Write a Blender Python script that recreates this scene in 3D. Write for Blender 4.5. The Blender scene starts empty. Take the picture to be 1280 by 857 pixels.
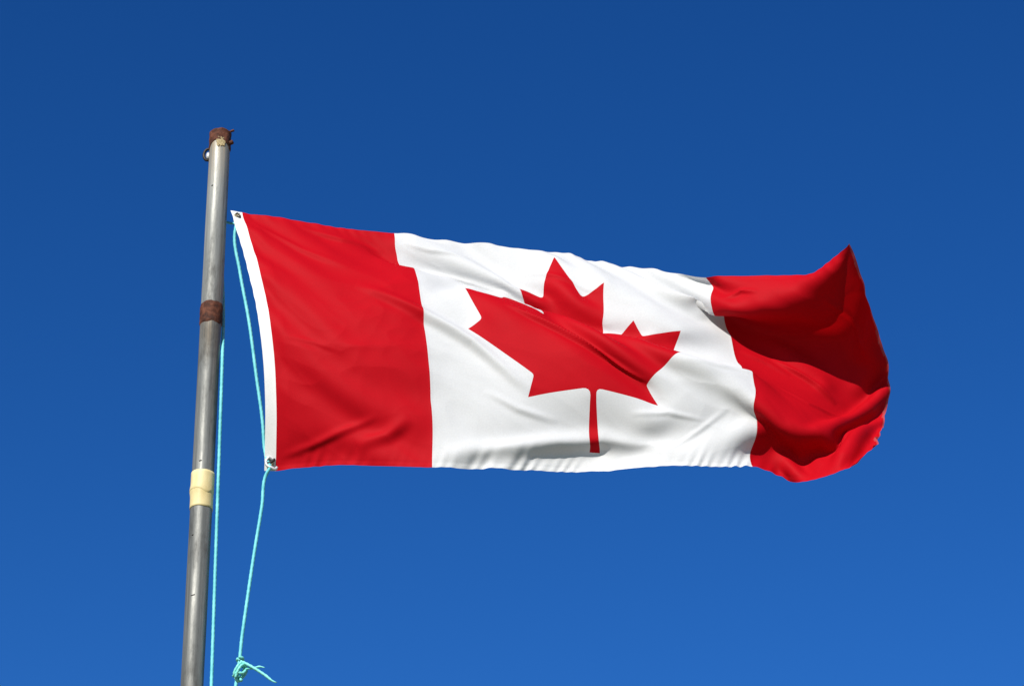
import bpy, bmesh, math, random, zlib, base64
import numpy as np
from mathutils import Vector, Matrix, geometry, noise

# ----------------------------------------------------------------- camera, sky, sun, exposure
scn = bpy.context.scene
COL = scn.collection
PITCH = math.radians(30.0)          # looking up at the flag
FOC = 4225.0                        # focal length in photo pixels (1280 wide)
PXM = 440.0                         # photo pixels per metre at the flag
D0 = FOC / PXM
CAMZ = 1.6
cam_d = bpy.data.cameras.new('camera')
cam = bpy.data.objects.new('camera', cam_d)
COL.objects.link(cam)
cam.location = (0, 0, CAMZ)
cam.rotation_euler = (math.pi / 2 + PITCH, 0, 0)
cam_d.sensor_width = 36.0
cam_d.lens = 36.0 * FOC / 1280.0
cam_d.clip_end = 5000
scn.camera = cam

SUN_EL = math.radians(36.0)
SUN_AZ = math.radians(-24.0)        # left of straight behind the camera
sun_dir = Vector((math.sin(SUN_AZ) * math.cos(SUN_EL), -math.cos(SUN_AZ) * math.cos(SUN_EL), math.sin(SUN_EL)))
world = bpy.data.worlds.new('World')
scn.world = world
world.use_nodes = True
wn, wl = world.node_tree.nodes, world.node_tree.links
wn.clear()
sky = wn.new('ShaderNodeTexSky')
sky.sky_type = 'NISHITA'
sky.sun_disc = False
sky.sun_elevation = SUN_EL
sky.sun_rotation = math.atan2(sun_dir.x, sun_dir.y)
sky.altitude = 600
sky.air_density = 1.0
sky.dust_density = 0.0
sky.ozone_density = 4.0
hsv = wn.new('ShaderNodeHueSaturation')
hsv.inputs['Saturation'].default_value = 1.25
bg = wn.new('ShaderNodeBackground')
bg.inputs['Strength'].default_value = 0.068
wo = wn.new('ShaderNodeOutputWorld')
wl.new(sky.outputs[0], hsv.inputs['Color'])
tint = wn.new('ShaderNodeMix')      # deep polarised blue of the photograph's sky
tint.data_type = 'RGBA'
tint.blend_type = 'MULTIPLY'
tint.inputs[0].default_value = 1.0
tint.inputs[7].default_value = (1.10, 0.81, 0.68, 1)
gam = wn.new('ShaderNodeGamma')
gam.inputs['Gamma'].default_value = 1.6
wl.new(hsv.outputs[0], gam.inputs['Color'])
cap_ = wn.new('ShaderNodeMix')
cap_.data_type = 'RGBA'
cap_.blend_type = 'DARKEN'
cap_.inputs[0].default_value = 1.0
cap_.inputs[7].default_value = (4.4, 6.6, 10.0, 1)
wl.new(gam.outputs[0], cap_.inputs[6])
wl.new(cap_.outputs[2], tint.inputs[6])
wl.new(tint.outputs[2], bg.inputs['Color'])
wl.new(bg.outputs[0], wo.inputs['Surface'])
sd = bpy.data.lights.new('sun', 'SUN')
sd.energy = 4.8
sd.angle = math.radians(0.5)
sd.color = (1.0, 0.955, 0.88)
sun = bpy.data.objects.new('sun', sd)
COL.objects.link(sun)
sun.location = sun_dir * 40
sun.rotation_euler = sun_dir.to_track_quat('Z', 'Y').to_euler()
scn.view_settings.view_transform = 'Standard'
scn.view_settings.look = 'None'
scn.view_settings.exposure = 0.3
scn.view_settings.gamma = 1.0
scn.view_settings.use_curve_mapping = False
scn.cycles.max_bounces = 8
scn.cycles.transmission_bounces = 6

random.seed(11)
np.random.seed(11)
CP, SP = math.cos(PITCH), math.sin(PITCH)


def unproject(x, y, depth):
    """point seen at photo pixel (x, y), `depth` metres along the view axis"""
    r = (x - 640.0) / FOC * depth
    u = -(y - 428.5) / FOC * depth
    return Vector((r, depth * CP - u * SP, CAMZ + depth * SP + u * CP))


# reference: upper hoist corner of the flag
HOIST = unproject(290, 263, D0)
POLE_Y = HOIST.y


def on_plane(x, y, toward=0.0):
    """photo pixel (x, y) -> point on the upright plane through the pole, `toward` metres nearer"""
    yy = POLE_Y - toward
    rx, ru = (x - 640.0) / FOC, -(y - 428.5) / FOC
    d = Vector((rx, CP - ru * SP, SP + ru * CP))
    k = yy / d.y
    return Vector((0, 0, CAMZ)) + d * k


pole_top = on_plane(276, 162, 0.03)
POLE_X = (on_plane(276, 165).x + on_plane(240.2, 850).x) / 2
POLE_H = pole_top.z
PR = 0.0300


def pz(y):                           # height on the pole seen at photo row y
    return on_plane(276 - (y - 162) * 0.0517, y, PR).z   # on its near side


# ----------------------------------------------------------------- helpers
def link(name, me, parent=None, mats=()):
    o = bpy.data.objects.new(name, me)
    COL.objects.link(o)
    for m in mats:
        me.materials.append(m)
    if parent is not None:
        o.parent = parent
        o.matrix_parent_inverse = Matrix.Translation(-parent.location)
    return o


def empty(name, loc, label, cat, group=None):
    o = bpy.data.objects.new(name, None)
    COL.objects.link(o)
    o.location = loc
    o.empty_display_size = 0.1
    o['label'] = label
    o['category'] = cat
    if group:
        o['group'] = group
    return o


def obj(name, bm, mat, parent=None, smooth=True):
    me = bpy.data.meshes.new(name)
    bmesh.ops.recalc_face_normals(bm, faces=bm.faces)
    bm.to_mesh(me)
    bm.free()
    if smooth:
        for p in me.polygons:
            p.use_smooth = True
    return link(name, me, parent, [mat])


def lathe(bm, prof, cx, cy, seg=64, wob=None):
    """prof: list of (r, z); wob(angle, z) -> (dr, dz)"""
    rings = []
    for r, z in prof:
        ring = []
        for k in range(seg):
            a = 2 * math.pi * k / seg
            dr, dz = wob(a, z) if wob else (0, 0)
            ring.append(bm.verts.new((cx + (r + dr) * math.cos(a), cy + (r + dr) * math.sin(a), z + dz)))
        rings.append(ring)
    for i in range(len(rings) - 1):
        for k in range(seg):
            bm.faces.new((rings[i][k], rings[i][(k + 1) % seg], rings[i + 1][(k + 1) % seg], rings[i + 1][k]))
    return rings


def catmull(pts, step):
    pts = [Vector(p) for p in pts]
    n = len(pts)
    k = [0.0]
    for a, b in zip(pts, pts[1:]):
        k.append(k[-1] + max((b - a).length, 1e-6))
    tan = []
    for i in range(n):
        if 0 < i < n - 1:
            d0, d1 = k[i] - k[i - 1], k[i + 1] - k[i]
            tan.append(((pts[i] - pts[i - 1]) / d0 * d1 + (pts[i + 1] - pts[i]) / d1 * d0) / (d0 + d1))
        elif i == 0:
            tan.append((pts[1] - pts[0]) / k[1])
        else:
            tan.append((pts[-1] - pts[-2]) / (k[-1] - k[-2]))
    out = []
    for i in range(n - 1):
        h = k[i + 1] - k[i]
        m = max(2, int(h / step))
        for j in range(m):
            u = j / m
            out.append((2 * u ** 3 - 3 * u * u + 1) * pts[i] + (u ** 3 - 2 * u * u + u) * h * tan[i] + (3 * u * u - 2 * u ** 3) * pts[i + 1] + (u ** 3 - u * u) * h * tan[i + 1])
    out.append(pts[-1])
    return out


def sweep(bm, path, r, seg=12, lobes=0, depth=0.0, pitch=0.05, taper=None):
    """tube along path; lobes > 0 gives a laid rope of that many strands"""
    n = len(path)
    ref = Vector((0.31, 0.93, 0.2))
    rings = []
    L = 0.0
    t_prev = None
    for i in range(n):
        t = (path[min(i + 1, n - 1)] - path[max(i - 1, 0)]).normalized()
        if t_prev is None:
            a = (ref - t * ref.dot(t)).normalized()
        else:
            a = (a - t * a.dot(t)).normalized()
        b = t.cross(a)
        t_prev = t
        if i:
            L += (path[i] - path[i - 1]).length
        rr = r * (taper(i / (n - 1)) if taper else 1.0)
        ring = []
        for k in range(seg):
            th = 2 * math.pi * k / seg
            f = 1.0
            if lobes:
                f = 1.0 - depth * (1 - abs(math.cos(lobes * 0.5 * (th - 2 * math.pi * L / pitch))))
            ring.append(bm.verts.new(path[i] + (a * math.cos(th) + b * math.sin(th)) * rr * f))
        rings.append(ring)
    for i in range(n - 1):
        for k in range(seg):
            bm.faces.new((rings[i][k], rings[i][(k + 1) % seg], rings[i + 1][(k + 1) % seg], rings[i + 1][k]))
    bm.faces.new(rings[0])
    bm.faces.new(rings[-1])


def new_mat(name):
    m = bpy.data.materials.new(name)
    m.use_nodes = True
    nt = m.node_tree
    return m, nt.nodes, nt.links, nt.nodes['Principled BSDF']


def tex_noise(n, l, vec, scale, detail=4, rough=0.6):
    t = n.new('ShaderNodeTexNoise')
    t.inputs['Scale'].default_value = scale
    t.inputs['Detail'].default_value = detail
    t.inputs['Roughness'].default_value = rough
    if vec is not None:
        l.new(vec, t.inputs['Vector'])
    return t


def ramp(n, l, fac, stops):
    r = n.new('ShaderNodeValToRGB')
    e = r.color_ramp.elements
    while len(e) < len(stops):
        e.new(0.5)
    for k, (p, c) in enumerate(stops):
        e[k].position = p
        e[k].color = (*c, 1) if len(c) == 3 else c
    l.new(fac, r.inputs['Fac'])
    return r


def bump(n, l, height, strength, dist, bsdf):
    b = n.new('ShaderNodeBump')
    b.inputs['Strength'].default_value = strength
    b.inputs['Distance'].default_value = dist
    l.new(height, b.inputs['Height'])
    l.new(b.outputs[0], bsdf.inputs['Normal'])
    return b


def mapping(n, l, scale):
    tc = n.new('ShaderNodeTexCoord')
    mp = n.new('ShaderNodeMapping')
    mp.inputs['Scale'].default_value = scale
    l.new(tc.outputs['Object'], mp.inputs['Vector'])
    return mp.outputs[0]


# ----------------------------------------------------------------- materials
def cloth_mat(name, color, trans_col, trans, sheen=0.0):
    m, n, l, b = new_mat(name)
    out = n['Material Output']
    b.inputs['Roughness'].default_value = 0.6
    b.inputs['Specular IOR Level'].default_value = 0.06
    uv = n.new('ShaderNodeUVMap')
    uv.uv_map = 'cloth'
    # woven nylon: fine warp and weft, plus slight unevenness of the dye
    sep = n.new('ShaderNodeMapping')
    sep.inputs['Scale'].default_value = (1, 1, 1)
    l.new(uv.outputs[0], sep.inputs['Vector'])
    mot = tex_noise(n, l, sep.outputs[0], 5.0, 6, 0.65)
    dk = tuple(c * 0.90 for c in color)
    rp = ramp(n, l, mot.outputs['Fac'], [(0.3, dk), (0.7, color)])
    grain = tex_noise(n, l, sep.outputs[0], 190.0, 2, 0.7)
    gr = ramp(n, l, grain.outputs['Fac'], [(0.25, (0.88,) * 3), (0.75, (1.0,) * 3)])
    gm = n.new('ShaderNodeMix')
    gm.data_type = 'RGBA'
    gm.blend_type = 'MULTIPLY'
    gm.inputs[0].default_value = 1.0
    l.new(rp.outputs[0], gm.inputs[6])
    l.new(gr.outputs[0], gm.inputs[7])
    l.new(gm.outputs[2], b.inputs['Base Color'])
    w1 = n.new('ShaderNodeTexWave')
    w1.bands_direction = 'X'
    w1.inputs['Scale'].default_value = 160
    w2 = n.new('ShaderNodeTexWave')
    w2.bands_direction = 'Y'
    w2.inputs['Scale'].default_value = 160
    for w in (w1, w2):
        w.inputs['Distortion'].default_value = 0.6
        l.new(sep.outputs[0], w.inputs['Vector'])
    ad = n.new('ShaderNodeMath')
    ad.operation = 'ADD'
    l.new(w1.outputs['Fac'], ad.inputs[0])
    l.new(w2.outputs['Fac'], ad.inputs[1])
    bp = bump(n, l, ad.outputs[0], 0.10, 0.0006, b)
    tr = n.new('ShaderNodeBsdfTranslucent')
    tr.inputs['Color'].default_value = (*trans_col, 1)
    mx = n.new('ShaderNodeMixShader')
    mx.inputs[0].default_value = trans
    l.new(b.outputs[0], mx.inputs[1])
    l.new(tr.outputs[0], mx.inputs[2])
    l.new(mx.outputs[0], out.inputs['Surface'])
    return m


M_RED = cloth_mat('red nylon', (0.55, 0.0034, 0.011), (0.55, 0.003, 0.006), 0.22)
M_WHITE = cloth_mat('white nylon', (0.76, 0.76, 0.765), (0.74, 0.74, 0.73), 0.20)
M_REDHEM = cloth_mat('red nylon doubled hem', (0.55, 0.0034, 0.011), (0.5, 0.003, 0.006), 0.18)
M_WHITEHEM = cloth_mat('white nylon doubled hem', (0.78, 0.78, 0.78), (0.75, 0.75, 0.75), 0.18)
M_PALE_EDGE = cloth_mat('pale red fly edge', (0.60, 0.09, 0.10), (0.6, 0.08, 0.08), 0.35)
M_HEADER = cloth_mat('white canvas header', (0.84, 0.84, 0.83), (0.7, 0.7, 0.7), 0.04)


def steel_mat():
    m, n, l, b = new_mat('weathered galvanised steel')
    streak = tex_noise(n, l, mapping(n, l, (60, 60, 1.6)), 1.0, 6, 0.65)
    blot = tex_noise(n, l, mapping(n, l, (14, 14, 5)), 1.0, 6, 0.7)
    fine = tex_noise(n, l, mapping(n, l, (160, 160, 60)), 1.0, 3, 0.6)
    r1 = ramp(n, l, streak.outputs['Fac'], [(0.30, (0.085, 0.087, 0.083)), (0.5, (0.175, 0.178, 0.168)), (0.72, (0.32, 0.32, 0.30))])
    r2 = ramp(n, l, blot.outputs['Fac'], [(0.30, (0.38, 0.37, 0.36)), (0.46, (0.88, 0.88, 0.87)), (0.72, (1.15, 1.14, 1.10))])
    mx = n.new('ShaderNodeMix')
    mx.data_type = 'RGBA'
    mx.blend_type = 'MULTIPLY'
    mx.inputs[0].default_value = 1.0
    l.new(r1.outputs[0], mx.inputs[6])
    l.new(r2.outputs[0], mx.inputs[7])
    # tan run-off stain below the rusty cap
    geo = n.new('ShaderNodeNewGeometry')
    sx = n.new('ShaderNodeSeparateXYZ')
    l.new(geo.outputs['Position'], sx.inputs[0])
    mr = n.new('ShaderNodeMapRange')
    mr.inputs[1].default_value = pz(235)
    mr.inputs[2].default_value = pz(180)
    l.new(sx.outputs[2], mr.inputs[0])
    m2 = n.new('ShaderNodeMapRange')
    m2.inputs[1].default_value = pz(455)
    m2.inputs[2].default_value = pz(400)
    m2.inputs[3].default_value = 0.0
    m2.inputs[4].default_value = 0.7
    l.new(sx.outputs[2], m2.inputs[0])
    ab = n.new('ShaderNodeMath')
    ab.operation = 'LESS_THAN'
    ab.inputs[1].default_value = pz(390)
    l.new(sx.outputs[2], ab.inputs[0])
    m3 = n.new('ShaderNodeMath')
    m3.operation = 'MULTIPLY'
    l.new(m2.outputs[0], m3.inputs[0])
    l.new(ab.outputs[0], m3.inputs[1])
    m4 = n.new('ShaderNodeMath')
    m4.operation = 'MAXIMUM'
    l.new(mr.outputs[0], m4.inputs[0])
    l.new(m3.outputs[0], m4.inputs[1])
    mu = n.new('ShaderNodeMath')
    mu.operation = 'MULTIPLY'
    l.new(m4.outputs[0], mu.inputs[0])
    r3 = ramp(n, l, streak.outputs['Fac'], [(0.42, (0, 0, 0)), (0.66, (0.85, 0.85, 0.85))])
    l.new(r3.outputs[0], mu.inputs[1])
    mx2 = n.new('ShaderNodeMix')
    mx2.data_type = 'RGBA'
    l.new(mu.outputs[0], mx2.inputs[0])
    l.new(mx.outputs[2], mx2.inputs[6])
    mx2.inputs[7].default_value = (0.27, 0.19, 0.10, 1)
    # the length above the rust ring is a paler pipe than the one below
    mr2 = n.new('ShaderNodeMapRange')
    mr2.inputs[1].default_value = pz(390)
    mr2.inputs[2].default_value = pz(384)
    mr2.inputs[3].default_value = 1.0
    mr2.inputs[4].default_value = 1.45
    l.new(sx.outputs[2], mr2.inputs[0])
    mx3 = n.new('ShaderNodeMix')
    mx3.data_type = 'RGBA'
    mx3.blend_type = 'MULTIPLY'
    mx3.inputs[0].default_value = 1.0
    l.new(mx2.outputs[2], mx3.inputs[6])
    l.new(mr2.outputs[0], mx3.inputs[7])
    l.new(mx3.outputs[2], b.inputs['Base Color'])
    b.inputs['Metallic'].default_value = 0.25
    rr = ramp(n, l, blot.outputs['Fac'], [(0.3, (0.66,) * 3), (0.7, (0.44,) * 3)])
    l.new(rr.outputs[0], b.inputs['Roughness'])
    bump(n, l, fine.outputs['Fac'], 0.25, 0.0015, b)
    return m


def simple_mat(name, stops, scale, rough, metal=0.0, bstr=0.3, bdist=0.001, spec=0.4):
    m, n, l, b = new_mat(name)
    v = mapping(n, l, scale)
    t = tex_noise(n, l, v, 1.0, 6, 0.65)
    r = ramp(n, l, t.outputs['Fac'], stops)
    l.new(r.outputs[0], b.inputs['Base Color'])
    b.inputs['Roughness'].default_value = rough
    b.inputs['Metallic'].default_value = metal
    b.inputs['Specular IOR Level'].default_value = spec
    bump(n, l, t.outputs['Fac'], bstr, bdist, b)
    return m


M_STEEL = steel_mat()
M_RUST = simple_mat('dark rust', [(0.3, (0.022, 0.007, 0.004)), (0.5, (0.085, 0.024, 0.010)), (0.66, (0.15, 0.05, 0.024)), (0.78, (0.34, 0.22, 0.15))], (55, 55, 55), 0.8, 0.1, 0.9, 0.004)
M_TAPE = simple_mat('cream adhesive tape', [(0.3, (0.60, 0.48, 0.22)), (0.65, (0.78, 0.66, 0.36))], (26, 26, 10), 0.55, 0, 0.35, 0.002)
M_PAINT = simple_mat('old pale yellow paint', [(0.3, (0.55, 0.42, 0.20)), (0.65, (0.80, 0.66, 0.38))], (60, 60, 60), 0.6, 0, 0.12, 0.001)
M_DARK = simple_mat('dark oxidised iron', [(0.3, (0.012, 0.011, 0.011)), (0.7, (0.05, 0.04, 0.035))], (80, 80, 80), 0.55, 0.5, 0.4, 0.001)
M_BRASS = simple_mat('dull brass', [(0.3, (0.28, 0.24, 0.16)), (0.7, (0.45, 0.38, 0.24))], (90, 90, 90), 0.4, 0.8, 0.2, 0.001)
M_ZINC = simple_mat('bright zinc', [(0.3, (0.60, 0.60, 0.60)), (0.7, (0.78, 0.78, 0.78))], (90, 90, 90), 0.35, 0.5, 0.2, 0.001)
M_ROPE = simple_mat('turquoise polypropylene rope', [(0.3, (0.07, 0.42, 0.47)), (0.7, (0.21, 0.70, 0.73))], (25, 25, 25), 0.55, 0, 0.3, 0.001)
M_ROPEKNOT = simple_mat('greener weathered turquoise rope', [(0.3, (0.13, 0.56, 0.50)), (0.7, (0.26, 0.74, 0.66))], (120, 120, 120), 0.5, 0, 0.5, 0.002)
M_GROUND = simple_mat('dry grass', [(0.3, (0.10, 0.10, 0.045)), (0.5, (0.16, 0.15, 0.07)), (0.7, (0.26, 0.22, 0.13))], (1.2, 1.2, 1.2), 0.95, 0, 0.6, 0.05)

# ----------------------------------------------------------------- ground (below the frame; the pole stands on it)
bm = bmesh.new()
bmesh.ops.create_grid(bm, x_segments=40, y_segments=40, size=1500)
for v in bm.verts:
    if v.co.length > 60:
        v.co.z = (noise.noise(v.co * 0.004) - 0.1) * 1.2
g = obj('ground', bm, M_GROUND)
g['kind'] = 'structure'

# ----------------------------------------------------------------- pole
pole = empty('flag_pole', (POLE_X, POLE_Y, 0), 'tall weathered grey steel pole with rusty top, rust ring and cream band', 'flagpole')
bm = bmesh.new()
prof = [(PR * 1.06, 0.0), (PR * 1.06, 0.5)]
z = 0.5
while z < pz(174):
    prof.append((PR * (1.05 - 0.06 * z / POLE_H), z))
    z += 0.02
prof.append((PR * 0.985, pz(174)))
lathe(bm, prof, POLE_X, POLE_Y, 72, lambda a, z: ((noise.noise(Vector((math.cos(a) * 1.3, math.sin(a) * 1.3, z * 5))) * 0.0007), 0))
obj('shaft', bm, M_STEEL, pole)


def rough_wob(amp, f, edge):
    def w(a, z):
        p = Vector((math.cos(a) * f, math.sin(a) * f, z * f * 26))
        return (noise.noise(p) * amp, noise.noise(p + Vector((7, 3, 1))) * edge)
    return w


# rusty cap
F = -math.pi / 2      # angle that faces the camera
bm = bmesh.new()
z0, z1 = pz(174), pz(160.5)
n_ = 14
prof = [(PR * 0.97, z0 - 0.001), (PR * 1.035, z0)] + [(PR * (1.05 + 0.02 * math.sin(k)), z0 + (z1 - z0) * k / n_) for k in range(1, n_)] + \
       [(PR * 1.06, z1), (PR * 0.95, z1 + 0.003), (PR * 0.6, z1 + 0.005), (PR * 0.01, z1 + 0.006)]
rw = rough_wob(0.0010, 2.0, 0.0028)


def cap_wob(a, z):
    dr, dz = rw(a, z)
    side = min(1.0, abs((a - F + math.pi) % (2 * math.pi) - math.pi) / 1.2) ** 2
    return dr, dz - 0.021 * side * max(0, min(1, (z1 - z) / (z1 - z0)))


lathe(bm, prof, POLE_X, POLE_Y, 72, cap_wob)
cap = obj('rusty_cap', bm, M_RUST, pole)
# bolt heads rusted to the right of the cap
for dz, ang, r in ((0.004, -0.25, 0.0035), (-0.038, -0.35, 0.0065)):
    bm = bmesh.new()
    c = Vector((POLE_X + math.cos(ang) * PR * 1.06, POLE_Y + math.sin(ang) * PR * 1.06, z1 + dz))
    d = Vector((math.cos(ang), math.sin(ang), 0.25)).normalized()
    sweep(bm, [c - d * 0.006, c + d * 0.002, c + d * 0.005, c + d * 0.009, c + d * 0.010], r, 6, taper=lambda f: 1.0 if f < 0.8 else 0.75)
    for v in bm.verts:
        v.co += Vector((noise.noise(v.co * 300), noise.noise(v.co * 310), noise.noise(v.co * 320))) * 0.0015
    obj('bolt', bm, M_RUST, pole)


def shell_patch(name, y_a, y_b, a0, a1, lift, mat, edge, seed, thick=0.0006, parent=pole):
    """curved patch hugging the pole between photo rows y_a, y_b and angles a0..a1 with a ragged edge"""
    bm = bmesh.new()
    nz, na = 24, 24
    V = []
    za, zb = pz(y_b), pz(y_a)
    for i in range(nz + 1):
        row = []
        for k in range(na + 1):
            fa, fz = k / na, i / nz
            ea = 1 + edge * noise.noise(Vector((fz * 5, seed, 0)))
            ez = 1 + edge * noise.noise(Vector((fa * 5, seed, 5)))
            a = (a0 + a1) / 2 + (a1 - a0) * (fa - 0.5) * ea * (0.55 + 0.45 * math.sin(math.pi * min(1, max(0, fz))) ** 0.4)
            zz = (za + zb) / 2 + (zb - za) * (fz - 0.5) * ez
            rr = PR * 1.0 + lift
            row.append(bm.verts.new((POLE_X + rr * math.cos(a), POLE_Y + rr * math.sin(a), zz)))
        V.append(row)
    for i in range(nz):
        for k in range(na):
            bm.faces.new((V[i][k], V[i][k + 1], V[i + 1][k + 1], V[i + 1][k]))
    bmesh.ops.solidify(bm, geom=bm.faces[:], thickness=thick)
    return obj(name, bm, mat, parent)


shell_patch('paint_patch', 171.5, 182, F - 0.25, F + 0.62, 0.0018, M_PAINT, 0.35, 3.0)

# rust ring (weld joint) with uneven edges
bm = bmesh.new()
z0, z1 = pz(400), pz(375.5)
prof = [(PR * 0.96, z0 - 0.003), (PR * 1.03, z0)] + [(PR * (1.06 + 0.015 * math.sin(k * 2.1)), z0 + (z1 - z0) * k / 12) for k in range(1, 12)] + [(PR * 1.03, z1), (PR * 0.96, z1 + 0.003)]
lathe(bm, prof, POLE_X, POLE_Y, 80, rough_wob(0.0011, 2.2, 0.0045))
obj('rust_ring', bm, M_RUST, pole)


# cream tape wrapped round the pole, with an overlap and a wrinkle
bm = bmesh.new()
z0, zm, z1 = pz(631), pz(609), pz(586)


def tape_wob(a, z):
    front = 0.5 + 0.5 * math.cos(a - math.pi)      # left side
    pucker = math.exp(-((z - zm) / 0.012) ** 2)
    return (0.0022 * front * pucker + 0.0003 * noise.noise(Vector((math.cos(a) * 3, math.sin(a) * 3, z * 40))),
            0.0025 * noise.noise(Vector((math.cos(a) * 1.2, math.sin(a) * 1.2, z * 3))))


prof = [(PR * 0.98, z0), (PR * 1.045, z0 + 0.0005)] + [(PR * 1.048, z0 + (zm + 0.006 - z0) * k / 10) for k in range(1, 11)]
lathe(bm, prof, POLE_X, POLE_Y, 72, tape_wob)
prof = [(PR * 1.02, zm - 0.002), (PR * 1.068, zm - 0.001)] + [(PR * 1.07, zm - 0.001 + (z1 - zm) * k / 10) for k in range(1, 10)] + [(PR * 1.068, z1), (PR * 0.98, z1 + 0.0005)]


def tape_wob2(a, z):
    d = (a - (F + 0.55) + math.pi) % (2 * math.pi) - math.pi
    sag = -0.010 * math.exp(-(d / 0.5) ** 2) * max(0, 1 - (z - zm) / 0.03)
    dr, dz = tape_wob(a, z)
    return dr, dz + sag


lathe(bm, prof, POLE_X, POLE_Y, 72, tape_wob2)
obj('tape_wrap', bm, M_TAPE, pole)

# little dark nicks / screw heads along the pole
for yy, da, w in ((743, -0.25, 0.012), (231, -0.45, 0.006), (575, -0.2, 0.008), (667, -0.6, 0.006)):
    bm = bmesh.new()
    a = F + da
    c = Vector((POLE_X + math.cos(a) * PR, POLE_Y + math.sin(a) * PR, pz(yy)))
    t = Vector((-math.sin(a), math.cos(a), 0.25)).normalized()
    sweep(bm, [c - t * w / 2, c - t * w / 4, c + t * w / 4, c + t * w / 2], 0.0017, 8, taper=lambda f: 0.4 + 0.6 * math.sin(math.pi * f))
    obj('scratch', bm, M_DARK, pole)

# eye bolt on the far left of the pole head, with a small pale sheave in it
eye_c = on_plane(257.5, 191)
bm = bmesh.new()
ring = []
for k in range(29):
    a = math.radians(-60 + 300 * k / 28)
    ring.append(Vector((eye_c.x + 0.006 - 0.013 * math.cos(a), POLE_Y + 0.012, eye_c.z + 0.020 * math.sin(a))))
sweep(bm, [Vector((POLE_X - PR * 0.5, POLE_Y + 0.012, ring[0].z - 0.002))] + ring + [Vector((POLE_X - PR * 0.5, POLE_Y + 0.012, ring[-1].z))], 0.0042, 10)
obj('eye_bolt', bm, M_DARK, pole)
bm = bmesh.new()
cc = Vector((eye_c.x + 0.0065, POLE_Y + 0.012, eye_c.z - 0.003))
bmesh.ops.create_uvsphere(bm, u_segments=16, v_segments=12, radius=0.0085, matrix=Matrix.Translation(cc) @ Matrix.Diagonal((0.9, 0.9, 1.4, 1)))
obj('pulley_wheel', bm, M_ZINC, pole)

# cleat low on the pole where the halyard is made fast (below the frame)
bm = bmesh.new()
cl = Vector((POLE_X, POLE_Y - PR - 0.02, 1.25))
sweep(bm, [cl + Vector((0, 0, -0.09)), cl + Vector((0, -0.008, -0.04)), cl + Vector((0, -0.008, 0.04)), cl + Vector((0, 0, 0.09))], 0.009, 10, taper=lambda f: 0.7 + 0.5 * math.sin(math.pi * f))
sweep(bm, [cl + Vector((0, 0.02, 0)), cl + Vector((0, 0, 0)), cl + Vector((0, -0.006, 0))], 0.013, 10)
obj('cleat', bm, M_DARK, pole)

# ----------------------------------------------------------------- flag
# ----- pins
C = []
LEAF_C, LEAF_W = 0.99, 0.92          # this flag's leaf is a touch narrower than its field


def A(s, t, x, y, Y, w=1.0):
    C.append((s, t, x, y, Y, w))


def L(s, t, x, y, Y, w=2.0):         # a feature of the leaf
    A(LEAF_C + (s - 1) * LEAF_W, t, x, y, Y, w)


def hermite(R, n):
    R = np.array(R, float)
    out = []
    for k in range(len(R) - 1):
        p0, p1, p2, p3 = R[max(k - 1, 0)], R[k], R[k + 1], R[min(k + 2, len(R) - 1)]
        h = p2[0] - p1[0]
        m1 = (p2 - p0) / max(p2[0] - p0[0], 1e-6) * h
        m2 = (p3 - p1) / max(p3[0] - p1[0], 1e-6) * h
        for i in range(n if k < len(R) - 2 else n + 1):
            u = i / n
            out.append((2 * u ** 3 - 3 * u * u + 1) * p1 + (u ** 3 - 2 * u * u + u) * m1 + (3 * u * u - 2 * u ** 3) * p2 + (u ** 3 - u * u) * m2)
    return out


def edge(t, rows, w, n):             # pins along a hem
    for v in hermite(rows, n):
        A(v[0], t, v[1], v[2], v[3], w)


# the hoist bows towards the viewer; its pins are spaced by true length
def hoist(rows, amp):
    R = np.array(hermite([(y, x, x2) for x, x2, y in rows], 4))
    y, xa, xb = R.T
    f = (y - y[0]) / (y[-1] - y[0])
    Y = amp * np.sin(np.pi * f ** 0.9)
    Z = (-y - Y * SP) / CP
    ln = np.r_[0, np.cumsum(np.sqrt(np.diff(xb) ** 2 + np.diff(Z) ** 2 + np.diff(Y) ** 2))]
    for k in range(len(y)):
        A(-.035, ln[k] / ln[-1], xa[k], y[k], Y[k] - 1, 2)
        A(0, ln[k] / ln[-1], xb[k], y[k] + (2.5 if k < 4 else 0.5), Y[k], 2)


hoist([(288, 302.5, 263), (304.5, 320, 319), (320, 335.5, 385), (328.5, 343, 446), (331.5, 346, 511), (330.5, 345, 572.6), (330.5, 344, 588)], 48)
# top and bottom edge
edge(0, [(.06, 325, 269.5, -1), (.125, 348, 272.5, -3), (.25, 394, 281, -8), (.375, 443, 287.5, -14), (.5, 492.5, 293.5, -20), (.75, 590, 304, -30), (1, 688, 317, -42), (1.25, 785, 333, -48), (1.4, 845, 341.5, -28), (1.5, 883, 346, -2), (1.65, 945, 346, 16), (1.76, 990, 345, 28), (1.83, 1018, 343, 46), (1.92, 1043, 324, 74), (2, 1061, 304, 95)], 1.5, 3)
edge(1, [(.05, 364, 585, 3), (.11, 390, 583, 10), (.23, 435, 580.5, 25), (.37, 488, 582.5, 36), (.5, 540.5, 585, 40), (.75, 636, 587, 32), (1, 738, 590, 20), (1.25, 840, 581.5, 40), (1.36, 885, 583.5, 40), (1.5, 940, 584, 28), (1.57, 966, 592, 6), (1.64, 988, 601, -2), (1.72, 1010, 602, 28), (1.82, 1045, 592, 40), (1.92, 1075, 575, 44), (2, 1095, 557, 42)], 1.5, 3)
A(1.25, .05, 787, 340, -40, .6); A(1.375, .05, 840, 349, -28, .6); A(1.12, .05, 738, 331, -34, .6)
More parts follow.
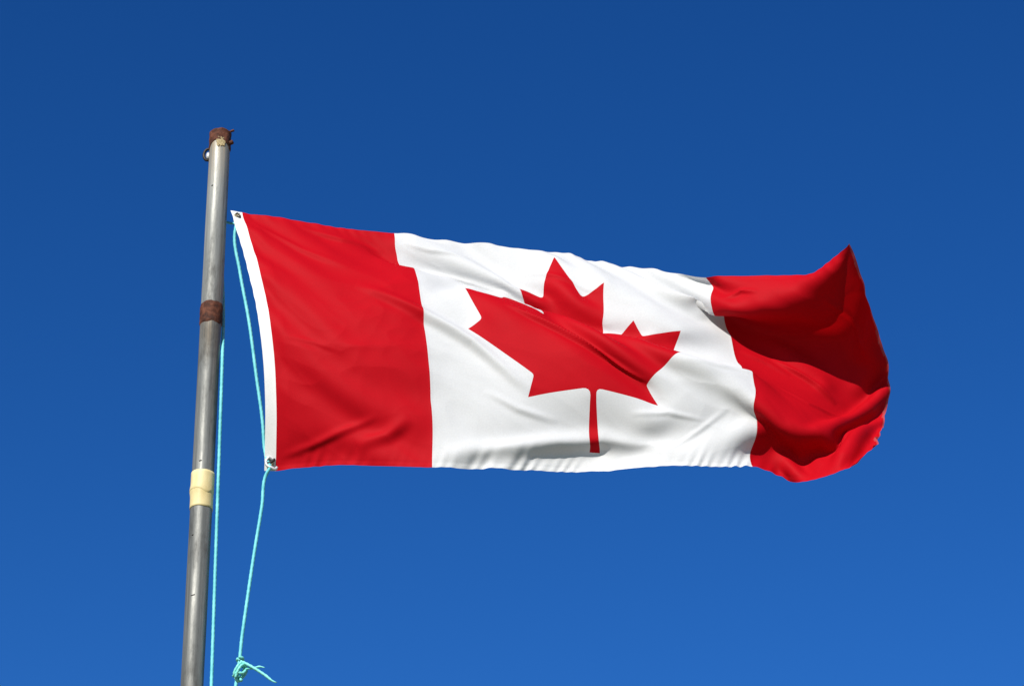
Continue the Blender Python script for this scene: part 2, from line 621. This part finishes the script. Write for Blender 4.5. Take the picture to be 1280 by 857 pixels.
# seam between the left red panel and the white
A(.5, .06, 493, 310, -14); A(.5, .12, 495, 328, -10); A(.5, .165, 502, 341, -14, .3); A(.5, .215, 517, 337.5, 12)
A(.5, .49, 529, 409, 50); A(.5, .76, 537.5, 500, 46)
A(.25, .25, 415, 338, 30, .1); A(.25, .5, 430, 415, 66, .1); A(.25, .78, 440, 508, 48, .1)
A(.12, .5, 386, 410, 62, .1)
# leaf
L(1.0, .083, 693, 320, -20); L(1.156, .185, 755, 352.5, 2); L(.844, .185, 643, 361.5, -6)
L(1.09, .2225, 728, 372, 4, 1); L(.91, .2225, 674, 373, 0, 1)
L(.625, .357, 581, 359, 20); L(.604, .49, 583, 404, 36); L(.662, .485, 600, 396, 36, 1)
L(.811, .679, 665.6, 468.6, 52); L(.788, .754, 660, 497, 50)
L(.9905, .735, 738, 490.5, 52); L(1.0095, .735, 746.5, 491.5, 52); L(.981, .923, 738.5, 566, 16); L(1.019, .923, 751, 566.5, 16)
L(1.21, .754, 824, 509, 42); L(1.19, .679, 812, 483, 44); L(1.3433, .493, 849, 446, 34, 2); L(1.3875, .5135, 860, 450.5, 36, 4); L(1.375, .357, 850.5, 414, 26)
L(1.254, .377, 807, 422, 28, 1); L(1.225, .322, 793.5, 401, 20)
L(.875, .405, 672, 386, 14, 1)
# the long fold across the white field: sheet above, hollow, crest of the sheet below
A(.62, .22, 574, 351, -10, .5); A(.625, .285, 578, 364, -12, .2)
A(.782, .335, 631, 372, 22, 1); A(.834, .39, 655, 380.5, 24, 1); A(.785, .30, 631, 380, -8, .2); A(.79, .255, 628, 365, -8, .3)
A(.86, .32, 662, 381, -6, .5); A(.865, .365, 668, 391, -8, .2); A(.875, .43, 677, 391, 24, .5)
A(1.0, .30, 712, 394, 10, .5); A(1.0, .375, 716, 409, -16, .2); A(1.0, .445, 719, 402, 30, .5)
A(1.125, .325, 754.5, 410, 14, .5); A(1.12, .39, 758, 423, -10, .2); A(1.11, .445, 760, 416, 34, .5)
A(1.22, .40, 796, 423, 14, .5); A(1.22, .43, 798, 432, 8, .2); A(1.22, .465, 800, 428, 36, .5)
A(1.5, .5, 928.5, 458.5, -6, 1); A(1.5, .545, 933, 468, -10, .3); A(1.5, .59, 940, 463, 20, 1)
A(1.44, .55, 900, 456, 28, .6)
# seam between the white and the right red panel
A(1.5, .055, 894, 361, 4); A(1.5, .13, 892.5, 385, 14); A(1.5, .22, 903, 387, -25, .6); A(1.5, .34, 914, 421, -36)
A(1.5, .69, 944, 490, 34); A(1.5, .79, 947, 521, 32)
A(1.42, .15, 868, 383, 12, .4); A(1.42, .25, 880, 395, -2, .3)
# fly end
A(1.6, .06, 929, 366, 24, .6); A(1.575, .135, 914, 388, 34, .8); A(1.665, .105, 952, 380, 42, .8); A(1.75, .06, 985, 363, 46, .8)
A(1.6, .33, 952, 430, -32, .5); A(1.68, .36, 985, 437, -32, .5); A(1.6, .22, 940, 400, -10, .3)
A(1.75, .2, 1010, 400, -5, .3); A(1.87, .16, 1050, 385, 8, .3); A(1.84, .38, 1050, 450, -40, .4)
A(1.74, .48, 1025, 483, -30, .8); A(1.84, .56, 1058, 517, -52, .8); A(1.6, .62, 977, 497, 14, .4)
A(1.68, .75, 1010, 536, 48, .6); A(1.6, .77, 980, 532, 44, .4); A(1.6, .91, 976, 567, -6, .5); A(1.74, .9, 1022, 572, -12, .6); A(1.87, .78, 1066, 541, -4, .6); A(1.88, .92, 1066, 566, 30, .5)
for t, Y_, x, y in hermite([(0, 95, 1061, 304), (.1, 60, 1076, 340), (.32, -15, 1099, 421), (.5, -60, 1112, 475), (.64, -60, 1106, 520), (.8, -14, 1101, 540), (1, 42, 1095, 557)], 3)[1:-1]:
    A(2, t, x, y, Y_, 1.5)

C = np.array(C)
HPX = 400.0


def depth_of(y, Y):
    up = -(y - 262.5)
    Z = (up - Y * SP) / CP
    return Y * CP - Z * SP


def phi(r):
    return np.where(r > 0, r * r * np.log(r + 1e-9), 0)


def thin_plate(P, V, lam):
    n = len(P)
    K = phi(np.linalg.norm(P[:, None] - P[None], axis=2)) + lam * np.eye(n)
    Q = np.c_[np.ones(n), P]
    M = np.block([[K, Q], [Q.T, np.zeros((3, 3))]])
    Wt = np.linalg.solve(M, np.r_[V, np.zeros((3, V.shape[1]))])
    return lambda X: phi(np.linalg.norm(X[:, None] - P[None], axis=2)) @ Wt[:n] + np.c_[np.ones(len(X)), X] @ Wt[n:]


S0, S1 = -0.035, 2.0
NS, NT = 164, 81
su = np.linspace(S0, S1, NS)
tv = np.linspace(0, 1, NT)
hs, ht = (su[1] - su[0]) * HPX, (tv[1] - tv[0]) * HPX


def blur(a, k):
    for _ in range(k):
        for ax in (0, 1):
            p = np.pad(a, [(1, 1) if i == ax else (0, 0) for i in range(a.ndim)], mode='edge')
            n = a.shape[ax]
            sl = lambda o: tuple(slice(o, o + n) if i == ax else slice(None) for i in range(a.ndim))
            a = (p[sl(0)] + 2 * p[sl(1)] + p[sl(2)]) / 4
    return a


def relax(X, iters):
    fi = (C[:, 0] - S0) / (su[1] - su[0])
    fj = C[:, 1] / (tv[1] - tv[0])
    i0 = np.clip(fi.astype(int), 0, NS - 2)
    j0 = np.clip(fj.astype(int), 0, NT - 2)
    a, b = fi - i0, fj - j0
    corners = [(i0, j0, (1 - a) * (1 - b)), (i0 + 1, j0, a * (1 - b)), (i0, j0 + 1, (1 - a) * b), (i0 + 1, j0 + 1, a * b)]
    pw, target = C[:, 5], C[:, 2:4]
    DZ = depth_of(C[:, 3], C[:, 4])
    X0 = X.copy()
    m, v = np.zeros_like(X), np.zeros_like(X)
    springs = [(1, 0, hs, 1), (0, 1, ht, 1), (1, 1, math.hypot(hs, ht), .5), (1, -1, math.hypot(hs, ht), .5), (4, 0, 4 * hs, .3), (0, 4, 4 * ht, .3)]
    for it in range(1, iters + 1):
        f = it / iters
        kd, kxy = .002 * (1 - f) + .0004 * f, .004 * (1 - f) + .0008 * f
        Gd = np.zeros_like(X)
        for di, dj, L, k in springs:
            if dj >= 0:
                A_, B_ = (slice(0, NS - di), slice(0, NT - dj)), (slice(di, NS), slice(dj, NT))
            else:
                A_, B_ = (slice(0, NS - di), slice(-dj, NT)), (slice(di, NS), slice(0, NT + dj))
            D = X[B_] - X[A_]
            l = np.sqrt((D * D).sum(axis=2)) + 1e-9
            ex = l - L
            if max(di, dj) == 4:
                ex = np.maximum(ex, 0)
            F_ = (k / L * ex / l)[..., None] * D
            Gd[A_] -= F_
            Gd[B_] += F_
        q = (X[:-2] - 2 * X[1:-1] + X[2:]) * KBEND
        Gd[:-2] += q; Gd[1:-1] -= 2 * q; Gd[2:] += q
        q = (X[:, :-2] - 2 * X[:, 1:-1] + X[:, 2:]) * KBEND
        Gd[:, :-2] += q; Gd[:, 1:-1] -= 2 * q; Gd[:, 2:] += q
        cur = sum(X[i, j, :2] * w[:, None] for i, j, w in corners)
        r = (cur - target) * pw[:, None] * .6
        rz = (sum(X[i, j, 2] * w for i, j, w in corners) - DZ) * pw * .03
        for i, j, w in corners:
            np.add.at(Gd[..., 2], (i, j), rz * w)
            for ch in (0, 1):
                np.add.at(Gd[..., ch], (i, j), r[:, ch] * w)
        Gd[..., 2] += kd * (X[..., 2] - X0[..., 2])
        Gd[..., :2] += kxy * (X[..., :2] - X0[..., :2])
        m = .9 * m + .1 * Gd
        v = .98 * v + .02 * (Gd ** 2).mean(axis=2, keepdims=True)
        X = X - (.35 * (1 - f) + .02) * (m / (1 - .9 ** it)) / (np.sqrt(v / (1 - .98 ** it)) + 1e-4)
    return X


KBEND = 0.02
gs, gt = np.meshgrid(su, tv, indexing='ij')
spread = thin_plate(C[:, :2] * HPX, np.c_[C[:, 2], C[:, 3], depth_of(C[:, 3], C[:, 4])], 50.)
G = spread(np.c_[gs.ravel(), gt.ravel()] * HPX).reshape(NS, NT, 3)
rip = blur(np.random.default_rng(3).normal(size=(NS, NT)), 6)
G[..., 2] += rip / rip.std() * 1.0
G = relax(G, 2500)


def soften(a, k):
    for _ in range(k):
        for ax in (0, 1):
            p = np.pad(a, [(1, 1) if i == ax else (0, 0) for i in range(3)], mode='reflect', reflect_type='odd')
            n = a.shape[ax]
            sl = lambda o: tuple(slice(o, o + n) if i == ax else slice(None) for i in range(3))
            a = (p[sl(0)] + 2 * p[sl(1)] + p[sl(2)]) / 4
    return a


G = soften(G, 1)


def bell(x, a, b, w):
    up, dn = np.clip((x - a) / w, 0, 1), np.clip((b - x) / w, 0, 1)
    return (up * up * (3 - 2 * up)) * (dn * dn * (3 - 2 * dn))


# the taut parts of the sheet carry no deep ripples
m1 = bell(gs, -0.02, 0.47, 0.10) * 0.68
G = G + (soften(G, 45) - G) * m1[..., None]
m2 = bell(gs, 1.14, 1.49, 0.12) * bell(gt, 0.58, 1.2, 0.10) * 0.8
G = G + (soften(G, 35) - G) * m2[..., None]
DEPTH = D0 - G[..., 2] / PXM
RX = (G[..., 0] - 640.0) / FOC * DEPTH
UY = -(G[..., 1] - 428.5) / FOC * DEPTH
W = np.stack([RX, DEPTH * CP - UY * SP, CAMZ + DEPTH * SP + UY * CP], axis=-1)


def cr(t):
    return np.stack([-.5 * t + t * t - .5 * t ** 3, 1 - 2.5 * t * t + 1.5 * t ** 3, .5 * t + 2 * t * t - 1.5 * t ** 3, -.5 * t * t + .5 * t ** 3], -1)


WP = np.pad(W, ((2, 2), (2, 2), (0, 0)), mode='reflect', reflect_type='odd')


def cloth_point(s, t):
    s = np.asarray(s, float); t = np.asarray(t, float)
    fi = (s - S0) / (S1 - S0) * (NS - 1)
    fj = t * (NT - 1)
    i = np.clip(np.floor(fi).astype(int), 0, NS - 2)
    j = np.clip(np.floor(fj).astype(int), 0, NT - 2)
    a, b = cr(fi - i), cr(fj - j)
    out = np.zeros(s.shape + (3,))
    for p in range(4):
        for q in range(4):
            out += WP[i + p + 1, j + q + 1] * (a[..., p] * b[..., q])[..., None]
    return out


HCELL = 0.91                         # hoist length in metres
STROKES = []
HEM_F, HEM_T = 0.022, 0.016


LAT = np.random.default_rng(8).uniform(0, 2 * math.pi, (64, 64))
CRUMPLE = (0.0044, 0.0023, 0.0012)


def gnoise(x, y):
    """gradient noise on a 64 x 64 lattice, about -0.6 .. 0.6"""
    i, j = np.floor(x).astype(int), np.floor(y).astype(int)
    fx, fy = x - i, y - j
    out = 0
    ux, uy = fx ** 3 * (fx * (fx * 6 - 15) + 10), fy ** 3 * (fy * (fy * 6 - 15) + 10)
    for p in (0, 1):
        for q in (0, 1):
            an = LAT[(i + p) % 64, (j + q) % 64]
            out = out + (np.cos(an) * (fx - p) + np.sin(an) * (fy - q)) * (ux if p else 1 - ux) * (uy if q else 1 - uy)
    return out


def relief(s, t):
    """small wrinkles and pulls, in metres along the cloth normal"""
    r = np.zeros_like(s)
    for pts, amp, wid in STROKES:
        pts = np.array(pts)
        best = np.full(s.shape, 1e9); sgn = np.zeros_like(s); along = np.zeros_like(s)
        L = np.r_[0, np.cumsum(np.hypot(*np.diff(pts, axis=0).T))]
        for k in range(len(pts) - 1):
            p, q = pts[k], pts[k + 1]
            d = q - p
            ln = np.hypot(*d)
            u = np.clip(((s - p[0]) * d[0] + (t - p[1]) * d[1]) / ln ** 2, 0, 1)
            ex, ey = s - p[0] - u * d[0], t - p[1] - u * d[1]
            dist = np.hypot(ex, ey)
            cl = dist < best
            best = np.where(cl, dist, best)
            sgn = np.where(cl, np.sign(d[0] * ey - d[1] * ex), sgn)
            along = np.where(cl, (L[k] + u * ln) / L[-1], along)
        x = best / wid
        env = np.sin(np.pi * np.clip(along, 0.0, 1)) ** 0.9
        # crest above the line, hollow below it
        r += amp * env * np.exp(-x * x) * (1.0 - 1.2 * sgn * x)
    # gathered stitching along the hems
    b = np.clip(1 - t, 0, 1)
    g = np.exp(-(b / 0.045) ** 1.5) * np.clip((s - 0.05) / 0.1, 0, 1)
    wob = np.sin(s * 171 + 3 * np.sin(s * 13.7) + t * 60) * (0.55 + 0.45 * np.sin(s * 9.1 + 1.0))
    r += 0.0019 * g * wob * (1 + 0.6 * np.sin(s * 47 + 2))
    g = np.exp(-(np.clip(t, 0, 1) / 0.03) ** 1.5)
    r += 0.0009 * g * np.sin(s * 140 + 2.5 * np.sin(s * 17.0) - t * 50) * (0.5 + 0.5 * np.sin(s * 7.3))
    # crumpled nylon: sharp little folds, drawn out along the pull of the wind
    body = np.clip((s + 0.01) / 0.05, 0, 1)
    u = s * 0.80 + t * 0.60
    v = t * 0.80 - s * 0.60
    wx, wy = gnoise(s * 2.3 + 11, t * 2.3), gnoise(s * 2.3, t * 2.3 + 17)
    a = 1 - np.abs(gnoise(u * 2.2 + wx * .5, v * 6.0 + wy * .5)) * 2.2
    c = 1 - np.abs(gnoise(u * 4.6 + 31 + wx, v * 11.0 + wy + 5)) * 2.2
    d = 1 - np.abs(gnoise(s * 7.0 + wx * 2 + 3, t * 9.0 + wy * 2 + 40)) * 2.2
    patch = 0.35 + 0.9 * np.clip(gnoise(s * 1.9 + 51, t * 1.9 + 8) + 0.45, 0, 1)
    r += body * patch * (CRUMPLE[0] * a + CRUMPLE[1] * c + CRUMPLE[2] * d)
    # folded hems and flat-felled seams stand slightly proud
    for k in (0.5, 1.5):
        r += 0.0005 * np.exp(-((s - k) / 0.007) ** 4)
    r -= 0.0006 * np.exp(-((t - HEM_T) / 0.003) ** 2) + 0.0006 * np.exp(-((t - 1 + HEM_T) / 0.003) ** 2) + 0.0006 * np.exp(-((s - 2 + HEM_F) / 0.003) ** 2)
    return r


def eval_cloth(s, t):
    e = 1e-3
    P = cloth_point(s, t)
    ds = cloth_point(s + e, t) - cloth_point(s - e, t)
    dt = cloth_point(s, t + e) - cloth_point(s, t - e)
    N = np.cross(dt, ds)
    N /= np.linalg.norm(N, axis=-1, keepdims=True) + 1e-12
    return P, N


def displaced(s, t):
    P, N = eval_cloth(s, t)
    return P + N * relief(s, t)[..., None]


# leaf outline in (fly, hoist) units
half = [(0, 400), (332, 1052), ('a', 423, 1079), (750, 890), (546, 1942), ('a', 657, 1999), (1080, 1545), (1185, 1792), ('a', 1258, 1830),
        (1800, 1715), (1614, 2287), ('a', 1648, 2366), (1860, 2465), (919, 3227), ('a', 899, 3300), (1015, 3620), (156, 3469), ('a', 45, 3567), (90, 4430)]


def leaf_outline():
    pts = []
    for k, h in enumerate(half):
        if h[0] == 'a':
            p, q = Vector(pts[-1]), Vector(h[1:])
            prev = Vector(half[k - 2][-2:]) if k >= 2 else p
            nxt = Vector(half[k + 1][-2:])
            d0, d1 = (p - prev), (nxt - q)
            # corner where the two straight edges would meet
            den = d0.x * d1.y - d0.y * d1.x
            if abs(den) > 1e-6:
                u = ((q.x - p.x) * d1.y - (q.y - p.y) * d1.x) / den
                c = p + d0 * u
                for f in (0.25, 0.5, 0.75):
                    pts.append(tuple(p * (1 - f) ** 2 + c * 2 * f * (1 - f) + q * f * f))
            pts.append(tuple(q))
        else:
            pts.append(h)
    right = [(LEAF_C + x / 4800 * LEAF_W, y / 4800) for x, y in pts]
    left = [(2 * LEAF_C - x, y) for x, y in reversed(right[1:])]
    poly = right + left
    out = []
    for k in range(len(poly)):
        p, q = Vector(poly[k]), Vector(poly[(k + 1) % len(poly)])
        n = max(1, int((q - p).length / 0.008))
        for i in range(n):
            out.append(tuple(p.lerp(q, i / n)))
    return out


LEAF = leaf_outline()
STEP = 0.0056


def frange(a, b, step):
    n = max(1, int(round((b - a) / step)))
    return [a + (b - a) * k / n for k in range(n + 1)]


s_lines = sorted(set([round(v, 6) for seg in ((S0, 0.0), (0.0, 0.5), (0.5, 1.5), (1.5, 2 - HEM_F), (2 - HEM_F, 2.0)) for v in frange(*seg, STEP)]))
t_lines = sorted(set([round(v, 6) for seg in ((0, HEM_T), (HEM_T, 1 - HEM_T), (1 - HEM_T, 1)) for v in frange(*seg, STEP)]))
leaf_np = np.array(LEAF)


def build_sheets():
    verts, edges = [], []
    idx = {}
    # lattice, leaving a margin round the leaf outline free
    SS, TT = np.meshgrid(s_lines, t_lines, indexing='ij')
    dmin = np.full(SS.shape, 9.0)
    for p in LEAF:
        dmin = np.minimum(dmin, np.hypot(SS - p[0], TT - p[1]))
    for i, s in enumerate(s_lines):
        for j, t in enumerate(t_lines):
            if dmin[i, j] > 0.003:
                idx[i, j] = len(verts)
                verts.append(Vector((s, t)))
    def con(i0, j0, i1, j1):
        if (i0, j0) in idx and (i1, j1) in idx:
            edges.append((idx[i0, j0], idx[i1, j1]))
    fixed_s = [s_lines.index(round(v, 6)) for v in (S0, 0.0, 0.5, 1.5, 2 - HEM_F, 2.0)]
    fixed_t = [t_lines.index(round(v, 6)) for v in (0, HEM_T, 1 - HEM_T, 1)]
    for i in fixed_s:
        for j in range(len(t_lines) - 1):
            con(i, j, i, j + 1)
    for j in fixed_t:
        for i in range(len(s_lines) - 1):
            con(i, j, i + 1, j)
    b0 = len(verts)
    verts += [Vector(p) for p in LEAF]
    nL = len(LEAF)
    edges += [(b0 + k, b0 + (k + 1) % nL) for k in range(nL)]
    vo, _, fo, *_ = geometry.delaunay_2d_cdt(verts, edges, [], 0, 1e-7)
    return np.array([tuple(v) for v in vo]), [tuple(f) for f in fo]


def in_leaf(px, py):
    x, y = leaf_np[:, 0], leaf_np[:, 1]
    x2, y2 = np.roll(x, -1), np.roll(y, -1)
    ins = np.zeros(px.shape, bool)
    for a, b, c, d in zip(x, y, x2, y2):
        if b == d:
            continue
        cross = ((b > py) != (d > py)) & (px < (c - a) * (py - b) / (d - b) + a)
        ins ^= cross
    return ins


# wrinkles: (points in fly/hoist units, height in metres, half width in hoist units)
STROKES += [
    ([(.76, .42), (.82, .46), (.93, .53), (1.05, .605), (1.17, .67)], .014, .0105),
    ([(.30, .33), (.40, .385), (.5, .455), (.64, .57), (.80, .75)], .015, .021),
    ([(.66, .74), (.76, .80), (.88, .84)], .004, .014),
    ([(1.30, .59), (1.40, .605), (1.52, .61)], .003, .012),
    ([(1.22, .95), (1.32, .86), (1.42, .76)], .0025, .012),
    # belly turned under above the lower hem
    ([(.50, .985), (.62, .955), (.74, .945), (.88, .915), (1.02, .895), (1.16, .915), (1.30, .975)], .017, .034),
    # pulls from the two corners on the hoist
    ([(.01, .965), (.12, .93), (.24, .875), (.34, .82)], .0045, .016),
    ([(.26, .94), (.36, .90), (.44, .83)], .0085, .026),
    ([(.02, .05), (.16, .16), (.30, .24)], .004, .016),
    ([(.18, .03), (.32, .075), (.46, .085)], .005, .014),
    ([(.04, .56), (.14, .57), (.24, .60)], .002, .012),
    # white, upper left corner
    ([(.52, .045), (.60, .075), (.72, .095)], .004, .010),
    ([(.56, .15), (.70, .20), (.82, .27)], .004, .014),
    # fly end
    ([(1.62, .40), (1.70, .46), (1.80, .55)], .008, .011),
    ([(1.52, .40), (1.60, .43), (1.66, .47)], .004, .012),
    ([(1.54, .10), (1.60, .06), (1.66, .07)], .004, .009),
    ([(1.84, .10), (1.90, .24), (1.95, .40)], .004, .010),
    ([(1.60, .56), (1.70, .60), (1.82, .60)], .004, .010),
    ([(.90, .13), (1.0, .17), (1.12, .22)], .003, .010),
    ([(1.10, .80), (1.22, .79), (1.34, .82)], .003, .011),
    ([(1.76, .90), (1.84, .80), (1.93, .72)], .007, .014),
]


uv_pts, tris = build_sheets()
tri = np.array([f for f in tris if len(f) == 3])
cs, ct = uv_pts[tri].mean(axis=1).T
P3 = displaced(uv_pts[:, 0], uv_pts[:, 1])
e = 2e-3
dS = displaced(uv_pts[:, 0] + e, uv_pts[:, 1]) - displaced(uv_pts[:, 0] - e, uv_pts[:, 1])
dT = displaced(uv_pts[:, 0], uv_pts[:, 1] + e) - displaced(uv_pts[:, 0], uv_pts[:, 1] - e)
N3 = np.cross(dS, dT)
N3 = -N3
N3 /= np.linalg.norm(N3, axis=1, keepdims=True) + 1e-12

flag = empty('flag', HOIST, 'red and white flag with a red maple leaf, flying from the pole', 'flag')
leafmask = in_leaf(cs, ct)
region = np.where(cs < 0, 0, np.where(cs < 0.5, 1, np.where(cs > 1.5, 2, np.where(leafmask, 4, 3))))
pale_edge = (cs > 2 - 0.0062 - 0.003 * np.sin(ct * 23)).astype(np.int32)  # narrow uneven strip of paler red along the fly edge
hem = (ct < HEM_T) | (ct > 1 - HEM_T) | (cs > 2 - HEM_F)


def sheet(name, sel, mats, label=None):
    f = tri[sel]
    used, inv = np.unique(f, return_inverse=True)
    f = inv.reshape(-1, 3)
    me = bpy.data.meshes.new(name)
    p = P3[used]; n = N3[used]
    # wind every face so that its front matches the stored normals
    fn = np.cross(p[f[:, 1]] - p[f[:, 0]], p[f[:, 2]] - p[f[:, 0]])
    flip = (fn * n[f].mean(axis=1)).sum(axis=1) < 0
    f[flip] = f[flip][:, ::-1]
    me.from_pydata(p.tolist(), [], f.tolist())
    ul = me.uv_layers.new(name='cloth')
    co = uv_pts[used][f.ravel()]
    ul.data.foreach_set('uv', co.ravel())
    me.polygons.foreach_set('use_smooth', [True] * len(f))
    o = link(name, me, flag, mats)
    if len(mats) > 1:
        me.polygons.foreach_set('material_index', (hem[sel].astype(np.int32) + (pale_edge[sel] if len(mats) > 2 else 0)).astype(np.int32))
    me.normals_split_custom_set_from_vertices([tuple(v) for v in n])
    if label:
        o['label'] = label
    return o


sheet('hoist_band', region == 0, [M_HEADER])
sheet('red_panel', region == 1, [M_RED, M_REDHEM], 'smooth red panel next to the white hoist band')
sheet('red_panel', region == 2, [M_RED, M_REDHEM, M_PALE_EDGE], 'crumpled red panel at the fly end')
sheet('white_panel', region == 3, [M_WHITE, M_WHITEHEM])
sheet('maple_leaf', region == 4, [M_RED])


def pt(s, t, off=0.0):
    P, N = eval_cloth(np.array([s]), np.array([t]))
    return Vector(P[0]) + Vector(N[0]) * off, Vector(N[0])


for t in (0.022, 0.978):
    c, nrm = pt(-0.018, t)
    bm = bmesh.new()
    u = nrm.orthogonal().normalized()
    w = nrm.cross(u)
    path = [c + (u * math.cos(a) + w * math.sin(a)) * 0.0075 for a in [2 * math.pi * k / 20 for k in range(21)]]
    sweep(bm, path, 0.0028, 8)
    obj('grommet', bm, M_BRASS, flag)

# ----------------------------------------------------------------- halyard
RR = 0.0051
halyard = empty('halyard_rope', (POLE_X + 0.1, POLE_Y, 0), 'thin turquoise rope running down beside the pole to a knot', 'rope')
top_g, n_g = pt(-0.018, 0.022)
bot_g, n_b = pt(-0.018, 0.978)
bm = bmesh.new()
# run 1: from the pulley, behind the pole, down its right side
pts = [cc + Vector((0, 0.004, 0.012)), cc + Vector((0.018, 0.03, -0.03)), Vector((POLE_X, POLE_Y + PR + 0.014, pz(240)))]
for x, y, tw in ((277.5, 330, -0.05), (279.3, 395, -0.045), (278.2, 440, 0.0), (274.3, 560, 0.01), (269.8, 690, 0.0), (264.2, 857, 0.01)):
    pts.append(on_plane(x, y, tw))
pts += [Vector((POLE_X + 0.05, POLE_Y - 0.03, 2.6)), Vector((POLE_X + 0.018, POLE_Y - PR - 0.022, 1.32)), Vector((POLE_X + 0.012, POLE_Y - PR - 0.030, 1.25))]
sweep(bm, catmull(pts, 0.006), RR, 12, 3, 0.28, 0.045)
obj('falling_run', bm, M_ROPE, halyard)
# run 2: pulley to top grommet
bm = bmesh.new()
pts = [cc + Vector((0, 0.002, 0.010)), Vector((POLE_X + 0.004, POLE_Y + PR + 0.02, pz(225))), Vector((POLE_X + PR * 0.6, POLE_Y + PR + 0.016, pz(258))), top_g + Vector((0.0, 0.025, -0.006)), top_g + Vector((0.0, 0.006, -0.006))]
sweep(bm, catmull(pts, 0.006), RR * 0.8, 12, 3, 0.28, 0.045)
obj('hoisting_run', bm, M_ROPE, halyard)
# run 3: along the header from grommet to grommet
bm = bmesh.new()
pts = [top_g + Vector((0.0, 0.008, -0.004)), on_plane(293.5, 292, 0.0), on_plane(300, 340, 0.0), on_plane(311, 400, 0.01), on_plane(320.5, 470, 0.015), on_plane(328.5, 530, 0.015), on_plane(331.0, 562, 0.012), bot_g + Vector((-0.004, -0.008, 0.0)), bot_g + Vector((0.002, -0.010, -0.012)),
       on_plane(333, 592, 0.02), on_plane(327.5, 632, 0.02), on_plane(318, 690, 0.02), on_plane(308, 757, 0.02), on_plane(301.5, 805, 0.02), on_plane(299.5, 826, 0.02)]
sweep(bm, catmull(pts, 0.006), RR, 12, 3, 0.28, 0.045)
obj('header_run', bm, M_ROPE, halyard)
# run 4: from the knot on down
bm = bmesh.new()
pts = [on_plane(300, 822, 0.02), on_plane(296.5, 845, 0.02), on_plane(294, 862, 0.02), on_plane(291.5, 880, 0.02), on_plane(281, 960, 0.01), Vector((POLE_X + 0.10, POLE_Y - 0.03, 2.7)), Vector((POLE_X + 0.03, POLE_Y - PR - 0.022, 1.36)), Vector((POLE_X - 0.010, POLE_Y - PR - 0.032, 1.25))]
sweep(bm, catmull(pts, 0.006), RR, 12, 3, 0.28, 0.045)
obj('lower_run', bm, M_ROPE, halyard)
# the knot: overlapping turns
bm = bmesh.new()


def kp(x, y, tw=0.02):
    return on_plane(x, y, tw)


loops = [
    [kp(300.5, 824, .026), kp(296.8, 823, .022), kp(298, 826.5, .012), kp(303, 825, .014), kp(303, 821.5, .026), kp(298.5, 820.5, .030)],
    [kp(303, 826, .03), kp(297, 832, .036), kp(293, 842, .03), kp(297, 847, .02), kp(304, 842, .012), kp(308, 834, .02), kp(304, 830, .034), kp(298, 836, .04), kp(294.5, 846, .034)],
    [kp(291.5, 844.5, .02), kp(296, 840, .036), kp(303, 840.5, .036), kp(306.5, 836.5, .024), kp(302, 832, .014), kp(297, 836, .012), kp(299, 846, .022), kp(302, 850, .03)],
    [kp(304, 828, .014), kp(308, 838, .012), kp(303, 846, .016), kp(297.5, 850.5, .024), kp(294, 846, .03)],
]
for lp in loops:
    sweep(bm, catmull(lp, 0.002), RR * 0.82, 10, 3, 0.28, 0.03)
obj('knot', bm, M_ROPEKNOT, halyard)
for pts, rr in (([kp(301, 826, .028), kp(308, 829, .036), kp(317, 834, .045), (kp(331, 843, .05)), kp(343, 851.5, .055), kp(346, 852.5, .055)], RR * 0.85),
                ([kp(303, 837, .02), kp(310, 835, .03), kp(317, 834.5, .04), kp(324, 832.5, .045), kp(331, 833.8, .05)], RR * 0.6)):
    bm = bmesh.new()
    sweep(bm, catmull(pts, 0.004), rr, 12, 3, 0.28, 0.04, taper=lambda f: 1.0 if f < 0.75 else 1.0 - (f - 0.75) * 2.6)
    obj('loose_end', bm, M_ROPEKNOT, halyard)

# snap hooks tying the flag's corners to the rope
for c, nn, sc, lab in ((bot_g, n_b, 1.0, 'small white metal snap hook at the lower corner of the flag'),
                       (top_g, n_g, 0.45, 'tiny dark metal clip at the upper corner of the flag')):
    dark = sc < 1
    root = empty('snap_hook', c, lab, 'clip')
    mm = M_DARK if dark else M_ZINC
    bm = bmesh.new()
    q = [Vector((0.006, -0.004, 0.010)), Vector((-0.002, -0.010, 0.014)), Vector((-0.010, -0.010, 0.004)), Vector((-0.006, -0.010, -0.010)), Vector((0.006, -0.010, -0.016)), Vector((0.016, -0.008, -0.020)), Vector((0.020, -0.006, -0.013))]
    sweep(bm, catmull([c + v * sc for v in q], 0.002), 0.0042 * sc, 10)
    obj('hook', bm, mm, root)
    bm = bmesh.new()
    sweep(bm, catmull([c + v * sc for v in (Vector((-0.012, -0.006, 0.0)), Vector((0.0, -0.012, -0.002)), Vector((0.009, -0.010, 0.004)), Vector((0.012, -0.006, 0.012)))], 0.002), 0.0034 * sc, 10)
    obj('gate', bm, M_DARK if not dark else M_BRASS, root)
